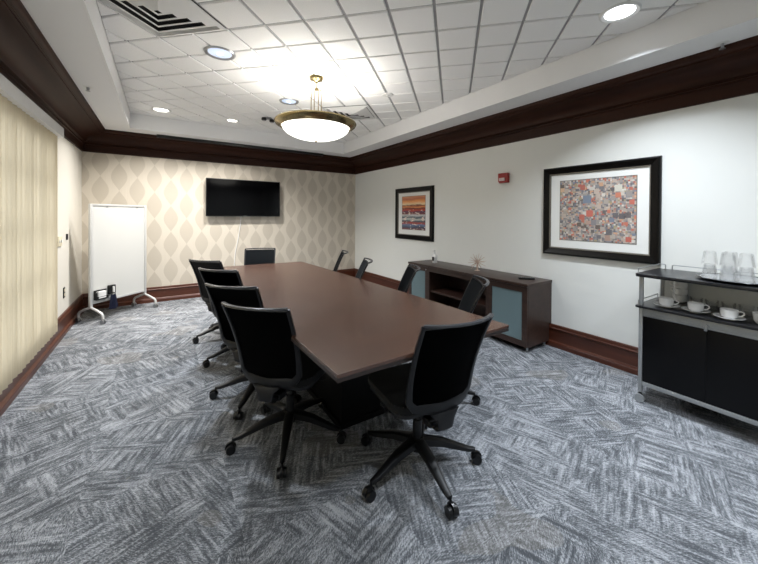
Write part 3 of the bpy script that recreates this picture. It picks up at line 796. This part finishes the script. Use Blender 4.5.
# ------------------------------------------------------------------ service cart
kx0, kx1, ky0, ky1 = 2.940, 3.395, .275, .997
t = thing('service_cart', 'black and silver rolling coffee cart against the right wall', 'cart', (0, 0, 0))
def rrect(x0, x1, y0, y1, r, n=6):
    pts = []
    for cx, cy, a0 in ((x1-r, y1-r, 0), (x0+r, y1-r, PI/2), (x0+r, y0+r, PI), (x1-r, y0+r, 3*PI/2)):
        for i in range(n+1): a = a0+PI/2*i/n; pts.append((cx+r*math.cos(a), cy+r*math.sin(a)))
    return pts
MB().poly(rrect(kx0-.022, kx1+.012, ky0-.02, ky1+.025, .035), .928, .950, .003).build('top_panel', 'cart_top', t)
MB().poly(rrect(kx0-.022, kx1+.006, ky0-.02, ky1+.02, .02), .700, .716, .003).build('shelf', 'cart_top', t)
for x in (kx0+.011, kx1-.014):
    for y in (ky0+.012, ky1-.012):
        lg = MB().box(x-.012, y-.012, .075, x+.012, y+.012, .699, .003).box(x-.0118, y-.0118, .7165, x+.0118, y+.0118, .9275, .003).build('leg', 'silver', t)
        b = MB()
        for s_ in (-1, 1): b.cyl((x+s_*.008, y, .030), (x+s_*.024, y, .030), .030, .029, 20)
        b.build('caster', 'silver', lg); MB().cyl((x, y, .03), (x, y, .075), .008, n=10).box(x-.007, y-.014, .035, x+.007, y+.014, .062, .003).build('caster_fork', 'caster', lg)
MB().box(kx0-.001, ky0+.0245, .640, kx0+.021, ky1-.0245, .699, .003).build('front_rail', 'silver', t)
MB().box(kx0-.010, ky0+.03, .646, kx0-.0015, ky1-.03, .656, .002).build('front_lip', 'steel', t)
MB().box(kx0-.001, ky0+.0245, .128, kx0+.021, ky1-.0245, .156, .003).build('bottom_rail', 'silver', t)
MB().box(kx1-.026, ky0+.0245, .128, kx1-.004, ky1-.0245, .156, .003).build('bottom_rail', 'silver', t)
for y0, y1 in ((ky0+.026, .6262), (.6268, ky1-.026)):
    MB().box(kx0+.004, y0, .158, kx0+.018, y1, .638, .002).build('door', 'cart_black', t)
MB().box(kx0+.0225, ky1-.020, .158, kx1-.028, ky1-.006, .698).build('side_panel', 'cart_black', t, smooth=False)
MB().box(kx0+.0225, ky0+.006, .158, kx1-.028, ky0+.020, .698).build('side_panel', 'cart_black', t, smooth=False)
MB().box(kx0+.0225, ky0+.0205, .158, kx1-.028, ky1-.0205, .170).build('bottom_panel', 'cart_black', t, smooth=False)
MB().box(kx1-.020, ky0+.0245, .158, kx1-.010, ky1-.0245, .698).build('back_panel', 'cart_black', t, smooth=False)
MB().box(kx1-.018, ky0+.0245, .717, kx1-.010, ky1-.0245, .927).build('upper_back_panel', 'cart_back', t, smooth=False)
MB().cyl((kx0-.020,.626,.662),(kx0-.001,.626,.662),.012,n=14).box(kx0-.022,.618,.632,kx0-.012,.634,.668,.003).build('latch', 'steel', t)
# gallery rails on top, open between the two
def gal(pts): MB().tube(pts, .0035, 8).build('gallery_rail', 'steel', t)
zt0, zt1 = .9505, .985
gal([(kx0+.02, ky1+.012, zt0), (kx0+.02, ky1+.012, zt1-.006), (kx0+.03, ky1+.012, zt1), (kx1-.01, ky1+.012, zt1), (kx1+.002, ky1, zt1), (kx1+.002, ky1-.020, zt1), (kx1+.002, ky1-.025, zt1-.006), (kx1+.002, ky1-.025, zt0)])
gal([(kx1+.002, .93, zt0), (kx1+.002, .93, zt1-.006), (kx1+.002, .925, zt1), (kx1+.002, ky0+.1, zt1), (kx1+.002, ky0+.095, zt1-.006), (kx1+.002, ky0+.095, zt0)])
gal([(kx0+.03, ky1+.012, .7165), (kx0+.03, ky1+.012, .745), (kx1-.04, ky1+.012, .745), (kx1-.04, ky1+.012, .7165)])

# tray with glasses
TR = (3.150, .520, .9502)
t = thing('serving_tray', 'round black serving tray with silver face on top of the cart', 'tray', TR)
MB().lathe([(0,.0005),(.15,.0005),(.195,.010),(.208,.016),(.206,.019),(.192,.014),(.15,.0065),(0,.0065)], n=64).build('tray_body', 'tray', t)
MB().lathe([(0,.0068),(.150,.0068),(.186,.0145),(.184,.0155),(.150,.0080),(0,.0080)], n=64).build('tray_face', 'tray_top', t)
zg = TR[2]+.0085
def tumbler_prof(): # inverted: rim down
    h, rb, rt, w_ = .088, .042, .031, .0028
    return [(rb-w_, 0), (rb, 0), (rb, .003), (rt+.002, h-.006), (rt-.002, h), (0, h), (0, h-.010), (rt-w_-.002, h-.012), (rb-w_, .003), (rb-w_, 0)]
gl = None
spots = [((3.155, .660), 'leftmost'), ((3.130, .565), 'front middle'), ((3.225, .570), 'rear middle'), ((3.140, .482), 'rightmost')]
for (gx, gy), w_ in spots:
    for lvl in (0, 1):
        lab = 'upturned clear tumbler on the tray, %s of the %s stack' % (('bottom', 'top')[lvl], w_)
        if gl is None:
            gl = MB().lathe(tumbler_prof(), n=28).build('glass_tumbler', 'glass'); o = gl
        else:
            o = gl.copy(); COL.objects.link(o)
        o.location = (gx, gy, zg+lvl*.0885); tag(o, lab, 'glass', 'tumblers stacked on the serving tray')

# cups on the shelf
zsh = .7165
def make_saucer():
    return MB().lathe([(0,.004),(.026,.003),(.028,0),(.034,0),(.036,.004),(.070,.013),(.0765,.017),(.0755,.0185),(.068,.0155),(.034,.007),(0,.007)], n=40).build('saucer', 'ceramic')
def make_cup():
    t = thing('coffee_cup', '', 'cup')
    MB().lathe([(0,0),(.028,0),(.030,.003),(.039,.010),(.0425,.030),(.0435,.056),(.042,.0565),(.0405,.030),(.036,.013),(0,.008)], n=36).build('cup_body', 'ceramic', t)
    MB().tube([(.040,0,.047),(.054,0,.050),(.066,0,.043),(.066,0,.030),(.054,0,.020),(.038,0,.018)], .0042, 8).build('handle', 'ceramic', t)
    return t
cp, sc_ = None, None
for (x, y), w_ in (((3.055, .868), 'left'), ((3.055, .706), 'middle'), ((3.025, .538), 'right')):
    if cp is None: cp = make_cup(); sc_ = make_saucer(); c_, s_ = cp, sc_
    else: c_ = copy_tree(cp); s_ = sc_.copy(); COL.objects.link(s_)
    s_.location = (x, y, zsh); tag(s_, 'white saucer under the %s of three cups along the cart shelf front' % w_, 'saucer', 'saucers on the cart shelf')
    c_.location = (x, y, zsh+.0075); c_.rotation_euler = (0,0,math.radians(-75)); tag(c_, 'white coffee cup on a saucer, %s of three along the cart shelf front' % w_, 'cup', 'cups on the cart shelf')
t = thing('sugar_bowl', 'round white china bowl at the right edge of the cart shelf', 'bowl', (3.06, .385, zsh))
MB().lathe([(0,0),(.038,0),(.042,.004),(.052,.02),(.056,.055),(.058,.066),(.055,.0665),(.050,.024),(0,.010)], n=36).build('bowl_body', 'ceramic', t)
# stacked cups behind on the left
for i in range(3):
    c_ = copy_tree(cp); c_.location = (3.315, .855, zsh+i*.050+.0005); c_.rotation_euler = (0,0,math.radians(60+i*14))
    tag(c_, 'white coffee cup piled at the back left of the cart shelf, %s' % ('bottom one', 'middle one', 'top one')[i], 'cup', 'cups on the cart shelf')
mg = None
for i, y in enumerate((.755, .67, .585, .50, .415)):
    if mg is None: mg = MB().lathe([(0,0),(.030,0),(.032,.004),(.038,.060),(.0355,.060),(.030,.008),(0,.008)], n=26).build('glass_bowl', 'glass'); o = mg
    else: o = mg.copy(); COL.objects.link(o)
    o.location = (3.275, y, zsh); tag(o, 'small clear glass bowl behind the cups, %s from the left' % ('first','second','third','fourth','fifth')[i], 'bowl', 'clear glass bowls on the cart shelf')

# ------------------------------------------------------------------ whiteboard
A, B = Vector((-.73, 5.50, 0)), Vector((-.20, 6.03, 0)); Lb = (B-A).length; wa = math.atan2((B-A).y, (B-A).x)
t = thing('rolling_whiteboard', 'tall whiteboard on a wheeled white frame in the back left corner', 'whiteboard', A, wa)
# local: x along the board, -y towards the room
fr = []
for x in (0, Lb):
    MB().box(x-.016, -.016, .19, x+.016, .016, 1.490, .005).build('post', 'alu', t)
    b = MB()
    b.tube([(x,-.19,.060),(x,-.185,.105),(x,-.165,.128),(x,-.08,.165),(x,0,.192),(x,.08,.165),(x,.165,.128),(x,.185,.105),(x,.19,.060)], .015, 10, up=(1,0,0))
    ft = b.build('foot', 'alu', t)
    for y in (-.19, .19):
        b = MB()
        for s_ in (-1, 1): b.cyl((x+s_*.006, y, .028), (x+s_*.020, y, .028), .0275, n=18)
        b.box(x-.006, y-.012, .024, x+.006, y+.012, .060, .002)
        b.build('caster', 'steel', ft)
MB().box(.0165,-.012,1.462,Lb-.0165,.012,1.490,.003).build('top_rail', 'alu', t)
MB().box(.0165,-.012,.230,Lb-.0165,.012,.258,.003).build('bottom_rail', 'alu', t)
MB().box(.017,-.006,.2585,Lb-.017,.006,1.4615).build('writing_surface', 'board', t, smooth=False)
b = MB()
for x in (.20, .62): b.box(x-.008,-.013,1.450,x+.008,-.007,1.463)
b.build('clip', 'steel', t)
wb = t
mw = Matrix.Translation(A) @ Matrix.Rotation(wa, 4, 'Z')
t = thing('marker_caddy', 'black marker caddy with white labels hung on the lower left of the whiteboard', 'caddy', mw @ Vector((0,0,0)), wa)
MB().box(.030,-.050,.275,.185,-.0065,.315,.004).box(.030,-.016,.315,.185,-.0065,.395,.003).box(.030,-.050,.315,.040,-.016,.37).build('tray', 'black_plastic', t)
MB().box(.20,-.045,.315,.285,-.0065,.43,.008).build('eraser_holder', 'black_plastic', t)
for i in range(4): MB().box(.060,-.0535,.292+i*.022,.150,-.0505,.306+i*.022).build('label_strip', 'white_plastic', t, smooth=False)
MB().box(.055,-.0500,.315,.155,-.0165,.378,.003).build('marker_box', 'white_plastic', t)
MB().cyl((.245,-.056,.335),(.245,-.056,.41),.012,n=14).build('spray_tube', 'white_plastic', t)
b = MB(); g = []
for i in range(9):
    z = .325-.19*i/8; row = []
    for j in range(9):
        s_ = j/8; wd = .05+.10*(i/8)**.8
        row.append(b.bm.verts.new((.235+(s_-.5)*wd, -.062-.016*math.sin(s_*PI*3+i*.3)*(i/8)-.004*i/8, z-.02*math.sin(s_*PI))))
    g.append(row)
for i in range(8):
    for j in range(8): b.bm.faces.new((g[i][j], g[i][j+1], g[i+1][j+1], g[i+1][j]))
bmesh.ops.solidify(b.bm, geom=b.bm.faces[:], thickness=.004)
o = b.build('cleaning_cloth', 'navy'); o.location = A; o.rotation_euler = (0,0,wa)
tag(o, 'navy blue cloth hanging below the marker caddy on the whiteboard', 'cloth')
